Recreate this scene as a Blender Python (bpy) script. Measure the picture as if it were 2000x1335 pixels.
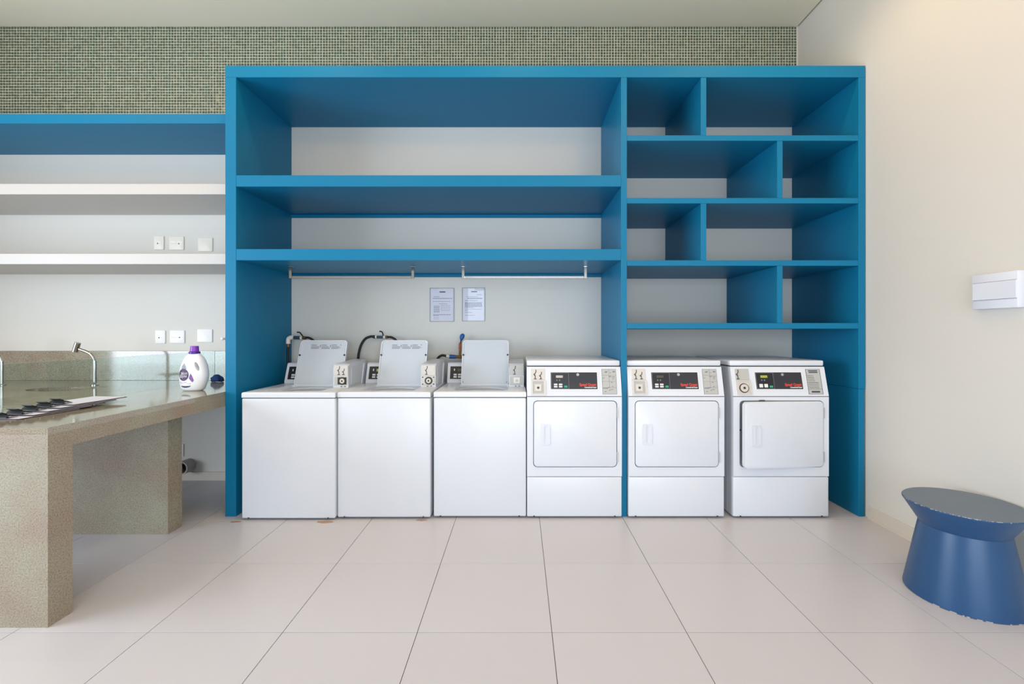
import bpy, bmesh, math, random
from mathutils import Vector, Matrix
random.seed(7)
for o in list(bpy.data.objects):
    bpy.data.objects.remove(o, do_unlink=True)
SC = bpy.context.scene
COL = SC.collection
PI = math.pi

# ------------------------------------------------------------------ camera
F = 885.0; CX = 1014.0; CY = 648.0; H = 1.337      # focal length and vanishing point in photo pixels, eye height
cd = bpy.data.cameras.new('camera'); cam = bpy.data.objects.new('camera', cd); COL.objects.link(cam)
cd.sensor_fit = 'HORIZONTAL'; cd.sensor_width = 36.0; cd.lens = 36.0 * F / 2000.0
cd.shift_x = -(CX - 1000.0) / 2000.0; cd.shift_y = -(667.5 - CY) / 2000.0
cd.clip_start = 0.05
cam.location = (0, 0, H); cam.rotation_euler = (PI / 2, 0, 0)
SC.camera = cam

# ------------------------------------------------------------------ world, lights, exposure
def lin(c):
    c = c / 255.0
    return c / 12.92 if c <= 0.04045 else ((c + 0.055) / 1.055) ** 2.4
def rgb(r, g, b): return (lin(r), lin(g), lin(b), 1.0)

W = bpy.data.worlds.new('sky'); SC.world = W; W.use_nodes = True
bg = W.node_tree.nodes['Background']; bg.inputs[0].default_value = rgb(205, 222, 240); bg.inputs[1].default_value = 1.2

def area(name, loc, rot, sx, sy, power, col):
    l = bpy.data.lights.new(name, 'AREA'); l.shape = 'RECTANGLE'; l.size = sx; l.size_y = sy
    l.energy = power; l.color = col[:3]
    o = bpy.data.objects.new(name, l); COL.objects.link(o); o.location = loc; o.rotation_euler = rot
    return o
# daylight through the glazed front behind the camera and through the window in the left wall
area('daylight_front', (0.55, -3.35, 1.30), (PI / 2, 0, 0), 3.7, 2.3, 150, rgb(226, 238, 255))
area('daylight_left', (-5.50, 0.3, 1.55), (PI / 2, 0, -PI / 2), 3.4, 2.1, 212, rgb(226, 238, 255))
# row of warm recessed downlights in the ceiling just in front of the shelving
def downlight(x, y, power):
    l = bpy.data.lights.new('downlight', 'SPOT'); l.energy = power; l.shadow_soft_size = 0.05; l.spot_size = math.radians(150); l.spot_blend = 0.8
    l.color = rgb(255, 226, 176)[:3]
    o = bpy.data.objects.new('downlight', l); COL.objects.link(o); o.location = (x, y, 4.06)
for x in (-3.4, -1.7, 0.0, 1.7): downlight(x, 2.80, 30)
# three unseen warm point lights, added overhead to tint the upper walls
def fill_light(x, y, power):
    l = bpy.data.lights.new('warm_fill', 'POINT'); l.energy = power; l.shadow_soft_size = 0.12; l.color = rgb(255, 176, 74)[:3]
    o = bpy.data.objects.new('warm_fill', l); COL.objects.link(o); o.location = (x, y, 3.55)
fill_light(1.3, 1.3, 21); fill_light(-1.6, 1.3, 12); fill_light(-4.2, 1.3, 12)

vs = SC.view_settings
vs.view_transform = 'Standard'; vs.look = 'None'; vs.exposure = 0.15; vs.gamma = 1.0; vs.use_curve_mapping = False

# ------------------------------------------------------------------ materials
MATS = {}
def mat(name, col, rough=0.5, metal=0.0, var=0.03, scale=8.0, bump=0.0, bscale=60.0, spec=0.5, coat=0.0, col2=None, emit=None):
    """principled paint with a faint procedural tone variation and optional fine relief"""
    m = bpy.data.materials.new(name); m.use_nodes = True; nt = m.node_tree; N = nt.nodes; L = nt.links
    p = N['Principled BSDF']; p.inputs['Roughness'].default_value = rough; p.inputs['Metallic'].default_value = metal
    p.inputs['Specular IOR Level'].default_value = spec; p.inputs['Coat Weight'].default_value = coat
    p.inputs['Coat Roughness'].default_value = 0.15
    tc = N.new('ShaderNodeTexCoord'); nz = N.new('ShaderNodeTexNoise'); nz.inputs['Scale'].default_value = scale
    nz.inputs['Detail'].default_value = 4.0
    L.new(tc.outputs['Object'], nz.inputs['Vector'])
    mx = N.new('ShaderNodeMix'); mx.data_type = 'RGBA'
    c = rgb(*col)
    d = rgb(*col2) if col2 else tuple(v * (1 - var * 2) for v in c[:3]) + (1,)
    mx.inputs['A'].default_value = c; mx.inputs['B'].default_value = d
    L.new(nz.outputs['Fac'], mx.inputs['Factor']); L.new(mx.outputs['Result'], p.inputs['Base Color'])
    if bump:
        n2 = N.new('ShaderNodeTexNoise'); n2.inputs['Scale'].default_value = bscale; n2.inputs['Detail'].default_value = 3
        b = N.new('ShaderNodeBump'); b.inputs['Strength'].default_value = bump; b.inputs['Distance'].default_value = 0.002
        L.new(tc.outputs['Object'], n2.inputs['Vector']); L.new(n2.outputs['Fac'], b.inputs['Height']); L.new(b.outputs['Normal'], p.inputs['Normal'])
    if emit:
        p.inputs['Emission Color'].default_value = rgb(*emit[:3]); p.inputs['Emission Strength'].default_value = emit[3]
    MATS[name] = m
    return m

mat('wall_paint', (218, 215, 206), 0.7, bump=0.12, bscale=90, var=0.015, scale=2)
mat('ceiling_paint', (238, 230, 208), 0.8, var=0.015, scale=1.5)
mat('blue_laminate', (12, 116, 156), 0.42, var=0.03, scale=3, bump=0.03, bscale=200, spec=0.22)
mat('white_laminate', (190, 188, 184), 0.45, var=0.01)
mat('enamel', (220, 224, 230), 0.28, var=0.012, scale=3)
mat('deck_enamel', (214, 217, 219), 0.3, var=0.03, scale=6)
mat('lid_inner', (204, 212, 218), 0.42, var=0.04, scale=5)
mat('seam_dark', (58, 58, 60), 0.7)
mat('panel_black', (44, 45, 52), 0.3, var=0.05)
mat('panel_deep', (22, 22, 30), 0.35, var=0.05)
mat('panel_grey', (186, 186, 180), 0.45, var=0.05, scale=20)
mat('coin_plate', (214, 208, 200), 0.4, metal=0.2, var=0.06, scale=40)
mat('coin_dark', (70, 64, 56), 0.45, metal=0.5, var=0.1)
mat('steel', (196, 196, 194), 0.28, metal=1.0, var=0.05)
mat('chrome', (172, 170, 166), 0.12, metal=1.0, var=0.02)
mat('ink', (58, 60, 72), 0.6)
mat('ink_soft', (126, 128, 142), 0.6)
mat('red_ink', (226, 70, 56), 0.5)
mat('white_ink', (246, 246, 246), 0.5)
mat('lcd', (150, 160, 60), 0.3, emit=(150, 160, 50, 0.25))
mat('lcd_off', (190, 186, 170), 0.3)
mat('lcd_dark', (74, 76, 52), 0.3)
mat('green_button', (40, 168, 120), 0.35)
mat('button_white', (228, 230, 230), 0.4)
mat('paper', (238, 239, 244), 0.6, var=0.015)
mat('sleeve_edge', (150, 150, 158), 0.3)
mat('plate_cream', (238, 233, 220), 0.4, var=0.01)
mat('plate_white', (238, 238, 236), 0.4, var=0.01)
mat('hole_dark', (60, 54, 50), 0.6)
mat('rubber', (20, 20, 22), 0.55, var=0.1)
mat('pvc', (226, 220, 214), 0.45, var=0.03)
mat('valve_grey', (52, 70, 88), 0.4, var=0.05)
mat('brass', (132, 92, 52), 0.4, metal=0.7, var=0.1)
mat('copper_orange', (176, 96, 36), 0.5, var=0.1)
mat('valve_blue', (20, 84, 156), 0.4, var=0.05)
mat('cloth_blue', (14, 52, 112), 0.8, var=0.15, scale=60)
mat('bottle_white', (240, 241, 243), 0.32, var=0.008)
mat('cap_purple', (138, 62, 186), 0.35, var=0.03)
mat('collar_purple', (78, 40, 150), 0.4, var=0.03)
mat('label_purple', (74, 14, 84), 0.45, var=0.08)
mat('label_lilac', (158, 110, 178), 0.5, col2=(96, 60, 130), scale=120)
mat('label_grey', (170, 172, 186), 0.5, col2=(130, 130, 150), scale=120)
mat('label_navy', (40, 44, 88), 0.5)
mat('label_pink', (206, 150, 190), 0.5)
mat('board_brown', (70, 56, 54), 0.55, var=0.1)
mat('sheet', (228, 230, 246), 0.55, var=0.02)
mat('baseboard', (214, 206, 192), 0.5, var=0.02)
mat('breaker_white', (222, 226, 234), 0.4, var=0.01)
mat('pipe_grey', (176, 170, 166), 0.5, var=0.05)
mat('inner_brown', (52, 40, 36), 0.7)
mat('grout', (120, 108, 98), 0.9)
mat('drum_grey', (186, 188, 190), 0.35, metal=0.3)
mat('frame_alu', (200, 200, 200), 0.4, metal=0.6)

# blue lacquer of the stool
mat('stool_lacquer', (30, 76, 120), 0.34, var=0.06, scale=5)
mat('stool_top_sheen', (96, 112, 130), 0.36, var=0.06, scale=9)  # seat lacquer made paler and greyer, its reflected light put into the colour
mat('chipped_edge', (196, 190, 186), 0.7, var=0.2, scale=80)

def m_granite(name, rough, ior):
    m = bpy.data.materials.new(name); m.use_nodes = True; nt = m.node_tree; N = nt.nodes; L = nt.links
    p = N['Principled BSDF']; p.inputs['Roughness'].default_value = rough; p.inputs['IOR'].default_value = ior
    tc = N.new('ShaderNodeTexCoord')
    n1 = N.new('ShaderNodeTexNoise'); n1.inputs['Scale'].default_value = 150; n1.inputs['Detail'].default_value = 6; n1.inputs['Roughness'].default_value = 0.75
    n2 = N.new('ShaderNodeTexNoise'); n2.inputs['Scale'].default_value = 3.2; n2.inputs['Detail'].default_value = 4
    vo = N.new('ShaderNodeTexVoronoi'); vo.inputs['Scale'].default_value = 210
    for n in (n1, n2, vo): L.new(tc.outputs['Object'], n.inputs['Vector'])
    r1 = N.new('ShaderNodeValToRGB'); e = r1.color_ramp.elements
    e[0].position = 0.34; e[0].color = rgb(104, 97, 87); e[1].position = 0.64; e[1].color = rgb(180, 171, 154)
    x = r1.color_ramp.elements.new(0.47); x.color = rgb(158, 150, 138)
    L.new(n1.outputs['Fac'], r1.inputs['Fac'])
    r2 = N.new('ShaderNodeValToRGB'); e = r2.color_ramp.elements
    e[0].position = 0.35; e[0].color = rgb(236, 224, 214); e[1].position = 0.65; e[1].color = rgb(246, 252, 240)
    L.new(n2.outputs['Fac'], r2.inputs['Fac'])
    mm = N.new('ShaderNodeMix'); mm.data_type = 'RGBA'; mm.blend_type = 'MULTIPLY'; mm.inputs['Factor'].default_value = 1
    L.new(r1.outputs['Color'], mm.inputs['A']); L.new(r2.outputs['Color'], mm.inputs['B'])
    r3 = N.new('ShaderNodeValToRGB'); e = r3.color_ramp.elements
    e[0].position = 0.10; e[0].color = rgb(120, 112, 98); e[1].position = 0.24; e[1].color = (1, 1, 1, 1)
    L.new(vo.outputs['Distance'], r3.inputs['Fac'])
    m2 = N.new('ShaderNodeMix'); m2.data_type = 'RGBA'; m2.blend_type = 'MULTIPLY'; m2.inputs['Factor'].default_value = 0.45
    L.new(mm.outputs['Result'], m2.inputs['A']); L.new(r3.outputs['Color'], m2.inputs['B'])
    L.new(m2.outputs['Result'], p.inputs['Base Color'])
    MATS[name] = m
m_granite('granite', 0.09, 1.75)          # polished top and backsplash
m_granite('honed_granite', 0.5, 1.4)       # honed slab legs and edges

def m_tile():
    m = bpy.data.materials.new('floor_tile'); m.use_nodes = True; nt = m.node_tree; N = nt.nodes; L = nt.links
    p = N['Principled BSDF']; p.inputs['Roughness'].default_value = 0.34
    tc = N.new('ShaderNodeTexCoord'); n1 = N.new('ShaderNodeTexNoise'); n1.inputs['Scale'].default_value = 2.5; n1.inputs['Detail'].default_value = 5
    L.new(tc.outputs['Object'], n1.inputs['Vector'])
    oi = N.new('ShaderNodeObjectInfo')
    mx = N.new('ShaderNodeMix'); mx.data_type = 'RGBA'; mx.inputs['A'].default_value = rgb(204, 202, 206); mx.inputs['B'].default_value = rgb(199, 196, 199)
    ad = N.new('ShaderNodeMath'); ad.operation = 'MULTIPLY_ADD'; ad.inputs[1].default_value = 0.5
    L.new(oi.outputs['Random'], ad.inputs[0]); 
    ml = N.new('ShaderNodeMath'); ml.operation = 'MULTIPLY'; ml.inputs[1].default_value = 0.5
    L.new(n1.outputs['Fac'], ml.inputs[0]); L.new(ml.outputs[0], ad.inputs[2])
    L.new(ad.outputs[0], mx.inputs['Factor']); L.new(mx.outputs['Result'], p.inputs['Base Color'])
    MATS['floor_tile'] = m
m_tile()

def m_mosaic():
    m = bpy.data.materials.new('mosaic_glass'); m.use_nodes = True; nt = m.node_tree; N = nt.nodes; L = nt.links
    p = N['Principled BSDF']; p.inputs['Roughness'].default_value = 0.16
    g = N.new('ShaderNodeNewGeometry')
    r = N.new('ShaderNodeValToRGB'); e = r.color_ramp.elements
    e[0].position = 0; e[0].color = rgb(66, 82, 64); e[1].position = 1; e[1].color = rgb(88, 104, 84)
    L.new(g.outputs['Random Per Island'], r.inputs['Fac']); L.new(r.outputs['Color'], p.inputs['Base Color'])
    MATS['mosaic_glass'] = m
m_mosaic()
mat('mosaic_grout', (212, 210, 190), 0.8, var=0.04, scale=20)

def m_glass(name, tint, refl=1.0):
    m = bpy.data.materials.new(name); m.use_nodes = True; nt = m.node_tree; N = nt.nodes; L = nt.links
    N.remove(N['Principled BSDF']); out = N['Material Output']
    t = N.new('ShaderNodeBsdfTransparent'); gl = N.new('ShaderNodeBsdfGlossy'); gl.inputs['Roughness'].default_value = 0.02
    fr = N.new('ShaderNodeFresnel'); fr.inputs['IOR'].default_value = 1.5
    nz = N.new('ShaderNodeTexNoise'); nz.inputs['Scale'].default_value = 2.0
    mx2 = N.new('ShaderNodeMix'); mx2.data_type = 'RGBA'; c = rgb(*tint)
    mx2.inputs['A'].default_value = c; mx2.inputs['B'].default_value = tuple(v * 0.97 for v in c[:3]) + (1,)
    L.new(nz.outputs['Fac'], mx2.inputs['Factor']); L.new(mx2.outputs['Result'], t.inputs['Color'])
    mx = N.new('ShaderNodeMixShader'); gg = N.new('ShaderNodeNewGeometry'); iv = N.new('ShaderNodeMath'); iv.operation = 'SUBTRACT'; iv.inputs[0].default_value = 1.0; L.new(gg.outputs['Backfacing'], iv.inputs[1]); mu = N.new('ShaderNodeMath'); mu.operation = 'MULTIPLY'; L.new(iv.outputs[0], mu.inputs[0]); L.new(fr.outputs[0], mu.inputs[1]); L.new(mu.outputs[0], mx.inputs[0]); L.new(t.outputs[0], mx.inputs[1]); L.new(gl.outputs[0], mx.inputs[2])
    L.new(mx.outputs[0], out.inputs['Surface']); MATS[name] = m
m_glass('green_glass', (243, 250, 247)); m_glass('clear_film', (250, 250, 252)); m_glass('window_glass', (245, 250, 248))

# ------------------------------------------------------------------ mesh helpers
def new(): return bmesh.new()
def box(bm, x0, x1, y0, y1, z0, z1, bev=0.0, seg=2):
    vs_ = [bm.verts.new(p) for p in ((x0, y0, z0), (x1, y0, z0), (x1, y1, z0), (x0, y1, z0), (x0, y0, z1), (x1, y0, z1), (x1, y1, z1), (x0, y1, z1))]
    fs = [bm.faces.new([vs_[i] for i in q]) for q in ((3, 2, 1, 0), (4, 5, 6, 7), (0, 1, 5, 4), (1, 2, 6, 5), (2, 3, 7, 6), (3, 0, 4, 7))]
    if bev > 0:
        es = list({e for f in fs for e in f.edges})
        bmesh.ops.bevel(bm, geom=es, offset=bev, segments=seg, profile=0.5, affect='EDGES')
    return bm
def prism_x(bm, pts, x0, x1):            # closed outline in (y, z), counter-clockwise or not, extruded along x
    a = [bm.verts.new((x0, p[0], p[1])) for p in pts]; b = [bm.verts.new((x1, p[0], p[1])) for p in pts]; n = len(pts)
    bm.faces.new(a); bm.faces.new(b[::-1])
    for i in range(n): bm.faces.new((a[i], b[i], b[(i + 1) % n], a[(i + 1) % n]))
    return bm
def plate_y(bm, pts, y0, y1):            # closed outline in (x, z) extruded along y
    a = [bm.verts.new((p[0], y0, p[1])) for p in pts]; b = [bm.verts.new((p[0], y1, p[1])) for p in pts]; n = len(pts)
    bm.faces.new(a); bm.faces.new(b[::-1])
    for i in range(n): bm.faces.new((a[i], b[i], b[(i + 1) % n], a[(i + 1) % n]))
    return bm
def ring_y(bm, inner, outer, y0, y1):    # plate in the xz plane with a hole, both loops of equal length
    n = len(inner)
    ia = [bm.verts.new((p[0], y0, p[1])) for p in inner]; oa = [bm.verts.new((p[0], y0, p[1])) for p in outer]
    ib = [bm.verts.new((p[0], y1, p[1])) for p in inner]; ob = [bm.verts.new((p[0], y1, p[1])) for p in outer]
    for i in range(n):
        j = (i + 1) % n
        bm.faces.new((ia[i], ia[j], oa[j], oa[i])); bm.faces.new((ib[j], ib[i], ob[i], ob[j]))
        bm.faces.new((oa[i], oa[j], ob[j], ob[i])); bm.faces.new((ia[j], ia[i], ib[i], ib[j]))
    return bm
def rrect(x0, x1, z0, z1, r, n=6):
    pts = []
    for (cx, cz, a0) in ((x1 - r, z1 - r, 0), (x0 + r, z1 - r, 90), (x0 + r, z0 + r, 180), (x1 - r, z0 + r, 270)):
        for k in range(n + 1):
            a = math.radians(a0 + 90.0 * k / n); pts.append((cx + r * math.cos(a), cz + r * math.sin(a)))
    return pts
def rrect_outer(x0, x1, z0, z1, X0, X1, Z0, Z1, r, n=6):   # outer rectangle loop that pairs with rrect(x0..)
    pts = []; h = n // 2
    def lp(a, b, t): return a + (b - a) * t
    for (sx, ex, sz, ez, flip) in ((X1, X1, z1 - r, Z1, 0), (x0 + r, X0, Z1, Z1, 1), (X0, X0, z0 + r, Z0, 0), (x1 - r, X1, Z0, Z0, 1)):
        for k in range(n + 1):
            t = k / h
            if not flip:
                if t <= 1: pts.append((sx, lp(sz, ez, t)))
                else: pts.append((lp(sx, (x1 - r) if sx == X1 else (x0 + r), t - 1), ez))
            else:
                if t <= 1: pts.append((lp(sx, ex, t), sz))
                else: pts.append((ex, lp(sz, (z1 - r) if sz == Z1 else (z0 + r), t - 1)))
    return pts
def ell_rect(cx, cz, rx, rz, X0, X1, Z0, Z1, k=8):          # ellipse loop and rectangle loop, 4k points each
    inn, out = [], []
    for s, (p, q) in enumerate((((X1, Z0), (X1, Z1)), ((X1, Z1), (X0, Z1)), ((X0, Z1), (X0, Z0)), ((X0, Z0), (X1, Z0)))):
        for i in range(k):
            a = math.radians(-45 + 90 * s + 90.0 * i / k); t = i / k
            inn.append((cx + rx * math.cos(a), cz + rz * math.sin(a))); out.append((p[0] + (q[0] - p[0]) * t, p[1] + (q[1] - p[1]) * t))
    return inn, out
def cyl(bm, p0, p1, r0, r1=None, n=20, cap=True):
    r1 = r0 if r1 is None else r1
    p0, p1 = Vector(p0), Vector(p1); d = (p1 - p0).normalized()
    u = d.orthogonal().normalized(); w = d.cross(u)
    A = [bm.verts.new(p0 + (u * math.cos(t) + w * math.sin(t)) * r0) for t in [2 * PI * i / n for i in range(n)]]
    B = [bm.verts.new(p1 + (u * math.cos(t) + w * math.sin(t)) * r1) for t in [2 * PI * i / n for i in range(n)]]
    for i in range(n): bm.faces.new((A[i], A[(i + 1) % n], B[(i + 1) % n], B[i]))
    if cap: bm.faces.new(A[::-1]); bm.faces.new(B)
    return bm
def tube(bm, pts, r, n=12, sub=6):
    P = [Vector(p) for p in pts]; Q = []
    for i in range(len(P) - 1):          # Catmull-Rom through the points
        a = P[i - 1] if i else P[0] * 2 - P[1]; b = P[i]; c = P[i + 1]; d = P[i + 2] if i + 2 < len(P) else P[-1] * 2 - P[-2]
        for k in range(sub):
            t = k / sub
            Q.append(0.5 * ((2 * b) + (c - a) * t + (2 * a - 5 * b + 4 * c - d) * t * t + (3 * b - a - 3 * c + d) * t ** 3))
    Q.append(P[-1]); rings = []; u = None
    for i, q in enumerate(Q):
        t = (Q[min(i + 1, len(Q) - 1)] - Q[max(i - 1, 0)]).normalized()
        u = t.orthogonal().normalized() if u is None else (u - t * u.dot(t)).normalized()
        w = t.cross(u)
        rings.append([bm.verts.new(q + (u * math.cos(2 * PI * k / n) + w * math.sin(2 * PI * k / n)) * r) for k in range(n)])
    for a, b in zip(rings, rings[1:]):
        for k in range(n): bm.faces.new((a[k], a[(k + 1) % n], b[(k + 1) % n], b[k]))
    bm.faces.new(rings[0][::-1]); bm.faces.new(rings[-1])
    return bm
def lathe(bm, prof, n=64, c=(0, 0, 0)):  # profile of (r, z), revolved about z, open ends are closed
    rings = []
    for r, z in prof:
        rings.append([bm.verts.new((c[0] + r * math.cos(2 * PI * k / n), c[1] + r * math.sin(2 * PI * k / n), c[2] + z)) for k in range(n)])
    for a, b in zip(rings, rings[1:]):
        for k in range(n): bm.faces.new((a[k], a[(k + 1) % n], b[(k + 1) % n], b[k]))
    bm.faces.new(rings[0][::-1]); bm.faces.new(rings[-1])
    return bm
def mesh_of(name, bm, smooth=0):
    bmesh.ops.recalc_face_normals(bm, faces=bm.faces[:])
    me = bpy.data.meshes.new(name); bm.to_mesh(me); bm.free()
    if smooth:
        for p in me.polygons: p.use_smooth = True
        try: me.set_sharp_from_angle(angle=math.radians(smooth))
        except Exception: pass
    return me
def obj(name, bm, m, parent=None, smooth=0, loc=(0, 0, 0)):
    me = mesh_of(name, bm, smooth) if isinstance(bm, bmesh.types.BMesh) else bm
    if not me.materials: me.materials.append(MATS[m])
    o = bpy.data.objects.new(name, me); COL.objects.link(o); o.location = loc
    if parent: o.parent = parent
    return o
def tag(o, label=None, cat=None, group=None, kind=None):
    if label: o['label'] = label
    if cat: o['category'] = cat
    if group: o['group'] = group
    if kind: o['kind'] = kind
    return o
def thing(name, label, cat, loc=(0, 0, 0), rz=0.0, group=None):
    o = bpy.data.objects.new(name, None); COL.objects.link(o); o.location = loc; o.rotation_euler = (0, 0, rz); o.empty_display_size = 0.1
    return tag(o, label, cat, group)
def text_mesh(name, body, size, ax='CENTER'):
    cu = bpy.data.curves.new(name, 'FONT'); cu.body = body; cu.size = size; cu.align_x = ax; cu.align_y = 'CENTER'; cu.extrude = 0.0003; cu.offset = size * 0.03
    cu.resolution_u = 3
    t = bpy.data.objects.new(name, cu); COL.objects.link(t)
    dg = bpy.context.evaluated_depsgraph_get(); dg.update()
    me = bpy.data.meshes.new_from_object(t.evaluated_get(dg)); me.materials.clear()
    bpy.data.objects.remove(t, do_unlink=True); bpy.data.curves.remove(cu)
    me.transform(Matrix.Rotation(PI / 2, 4, 'X'))       # stand it up, facing -y
    return me
def px(x, y, d): return ((x - CX) * d / F, d, H - (y - CY) * d / F)   # photo pixel at a depth, used to lay out measured points

# ------------------------------------------------------------------ the room
YB = 4.09; XR = 2.515; ZC = 4.085; XL = -5.6; YF = -3.5
def struct(name, bm, m, parent=None, smooth=0):
    o = obj(name, bm, m, parent, smooth)
    if not parent: o['kind'] = 'structure'
    return o
fl = struct('floor', box(new(), XL - 0.15, XR + 0.15, YF - 0.1, YB + 0.15, -0.12, -0.0035), 'grout')
T = 0.6; G = 0.0032; tiles = {}
xs = [0.146 + T * k for k in range(-10, 5)]; ys = [2.019 + T * k for k in range(-10, 5)]
for ix in range(len(xs) - 1):
    for iy in range(len(ys) - 1):
        a, b, c, d = max(xs[ix], XL), min(xs[ix + 1], XR), max(ys[iy], YF), min(ys[iy + 1], YB)
        if b - a < 0.01 or d - c < 0.01: continue
        key = (round(b - a, 3), round(d - c, 3))
        if key not in tiles:
            w, e = key[0] - G, key[1] - G
            tiles[key] = mesh_of('tile', box(new(), -w / 2, w / 2, -e / 2, e / 2, -0.004, 0.0, 0.0007, 1)); tiles[key].materials.append(MATS['floor_tile'])
        obj('tile', tiles[key], 'floor_tile', fl, loc=((a + b) / 2, (c + d) / 2, 0))

wb = struct('wall_back', box(new(), XL - 0.15, XR + 0.15, YB, YB + 0.15, 0, ZC + 0.2), 'wall_paint')
struct('wall_right', box(new(), XR, XR + 0.15, YF - 0.1, YB, 0, ZC + 0.2), 'wall_paint')
bm = new()                                             # ceiling slab with a shadow gap along the walls
box(bm, XL + 0.0, XR - 0.014, YF, YB - 0.012, ZC, ZC + 0.03); box(bm, XL - 0.15, XR + 0.15, YF - 0.1, YB + 0.15, ZC + 0.05, ZC + 0.2)
struct('ceiling', bm, 'ceiling_paint')
bm = new()                                             # left wall around its window
box(bm, XL - 0.15, XL, YF - 0.1, -1.5, 0, ZC + 0.1); box(bm, XL - 0.15, XL, 2.1, YB, 0, ZC + 0.1)
box(bm, XL - 0.15, XL, -1.5, 2.1, 0, 0.4); box(bm, XL - 0.15, XL, -1.5, 2.1, 2.7, ZC + 0.1)
struct('wall_left', bm, 'wall_paint')
bm = new()                                             # front wall behind the camera around the glazing
box(bm, XL - 0.15, -1.4, YF - 0.1, YF, 0, ZC + 0.1); box(bm, -1.4, 2.5, YF - 0.1, YF, 2.55, ZC + 0.1); box(bm, 2.5, XR + 0.15, YF - 0.1, YF, 0, ZC + 0.1)
box(bm, -1.4, 2.5, YF - 0.1, YF, 0, 0.1)
struct('wall_front', bm, 'wall_paint')
def window(name, horiz, a, b, c, z0, z1, n):
    bm = new()
    def bar(u0, u1, w0, w1):
        if horiz: box(bm, u0, u1, c - 0.03, c + 0.03, w0, w1)
        else: box(bm, c - 0.03, c + 0.03, u0, u1, w0, w1)
    for i in range(n + 1):
        u = a + (b - a - 0.06) * i / n; bar(u, u + 0.06, z0, z1)
    bar(a, b, z0, z0 + 0.06); bar(a, b, z1 - 0.06, z1)
    w = struct(name, bm, 'frame_alu')
    for i in range(n):
        u0 = a + (b - a - 0.06) * i / n + 0.06; u1 = a + (b - a - 0.06) * (i + 1) / n
        g = new()
        if horiz: box(g, u0, u1, c - 0.004, c + 0.004, z0 + 0.06, z1 - 0.06)
        else: box(g, c - 0.004, c + 0.004, u0, u1, z0 + 0.06, z1 - 0.06)
        obj('pane', g, 'window_glass', w)
window('window_1', True, -1.4, 2.5, YF - 0.05, 0.1, 2.55, 4)
window('window_2', False, -1.5, 2.1, XL - 0.08, 0.4, 2.7, 3)

# mosaic band along the top of the back wall
bm = new()
box(bm, XL, -2.10, YB - 0.004, YB, 2.96, ZC + 0.04); box(bm, -2.10, XR - 0.012, YB - 0.004, YB, 3.2, ZC + 0.04)
obj('mosaic_bed', bm, 'mosaic_grout', wb)
P = 0.0252; verts = []; faces = []
col = 0; x = XR - 0.014 - P
while x > -5.3:
    row = 0; z = ZC - P * 0.9
    zmin = 2.96 if x < -2.13 else 3.22
    while z > zmin:
        j = [random.uniform(-0.0008, 0.0008) for _ in range(4)]
        g = 0.0037; y0 = YB - 0.0075 + random.uniform(-0.0004, 0.0004); tx = random.uniform(-0.0006, 0.0006); tz = random.uniform(-0.0006, 0.0006)
        x0, x1, z0, z1 = x + g + j[0], x + P - g + j[1], z + g + j[2], z + P - g + j[3]
        b = len(verts)
        verts += [(x0, y0 + tx + tz, z0), (x1, y0 - tx + tz, z0), (x1, y0 - tx - tz, z1), (x0, y0 + tx - tz, z1), (x0, YB - 0.003, z0), (x1, YB - 0.003, z0), (x1, YB - 0.003, z1), (x0, YB - 0.003, z1)]
        faces += [(b, b + 1, b + 2, b + 3), (b + 1, b, b + 4, b + 5), (b + 2, b + 1, b + 5, b + 6), (b + 3, b + 2, b + 6, b + 7), (b, b + 3, b + 7, b + 4)]
        row += 1; z -= P + (0.0010 if row % 11 == 0 else 0)
    col += 1; x -= P + (0.0012 if col % 13 == 0 else 0)
me = bpy.data.meshes.new('mosaic_tiles'); me.from_pydata(verts, [], faces); me.materials.append(MATS['mosaic_glass'])
tag(obj('mosaic_tiles', me, 'mosaic_glass', wb), kind='stuff')

# baseboards
bm = new(); box(bm, XL, -2.145, YB - 0.014, YB, 0, 0.078, 0.002, 1)
struct('baseboard_back', bm, 'baseboard')
bm = new(); box(bm, XR - 0.013, XR, YF, 3.25, 0, 0.088, 0.002, 1); box(bm, XR - 0.017, XR - 0.012, YF, 3.25, 0, 0.014)
struct('baseboard_right', bm, 'baseboard')

# ------------------------------------------------------------------ blue built-in shelving
CF = 3.285                                             # front plane of the unit
sh = thing('shelving_unit', 'tall blue built-in shelving unit framing the row of laundry machines', 'shelving', (0, CF, 0))
DB = YB - CF - 0.002
def slab(name, x0, x1, z0, z1, y0=0.0, y1=DB, bev=0.0012, parent=sh, m='blue_laminate'):
    return obj(name, box(new(), x0, x1, y0, y1, z0, z1, bev, 1), m, parent)
slab('side_panel', -2.131, -2.053, 0, 3.182)
slab('side_panel', 2.461, 2.509, 0.925, 3.182); slab('side_panel', 2.461, 2.502, 0, 0.9235)
slab('top_panel', -2.131, 2.509, 3.1825, 3.267)
slab('divider', 0.739, 0.7815, 0, 3.182, 0.001)
slab('shelf', -2.0525, 0.7385, 2.391, 2.473, 0.001); slab('shelf', -2.0525, 0.7385, 1.857, 1.938, 0.001)
for z0, z1 in ((2.723, 2.763), (2.269, 2.309), (1.817, 1.857), (1.361, 1.402)):
    slab('shelf', 0.782, 2.4605, z0, z1, 0.0015)
for x, z0, z1 in ((1.318, 2.7635, 3.182), (1.872, 2.3095, 2.7225), (1.318, 1.8575, 2.2685), (1.872, 1.4025, 1.8165)):
    slab('upright', x, x + 0.040, z0, z1, 0.0025)
for x0, x1, z in ((-2.0525, 0.7385, 2.3905), (-2.0525, 0.7385, 1.8565)):
    slab('batten', x0, x1, z - 0.026, z, DB - 0.02, DB)

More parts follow.
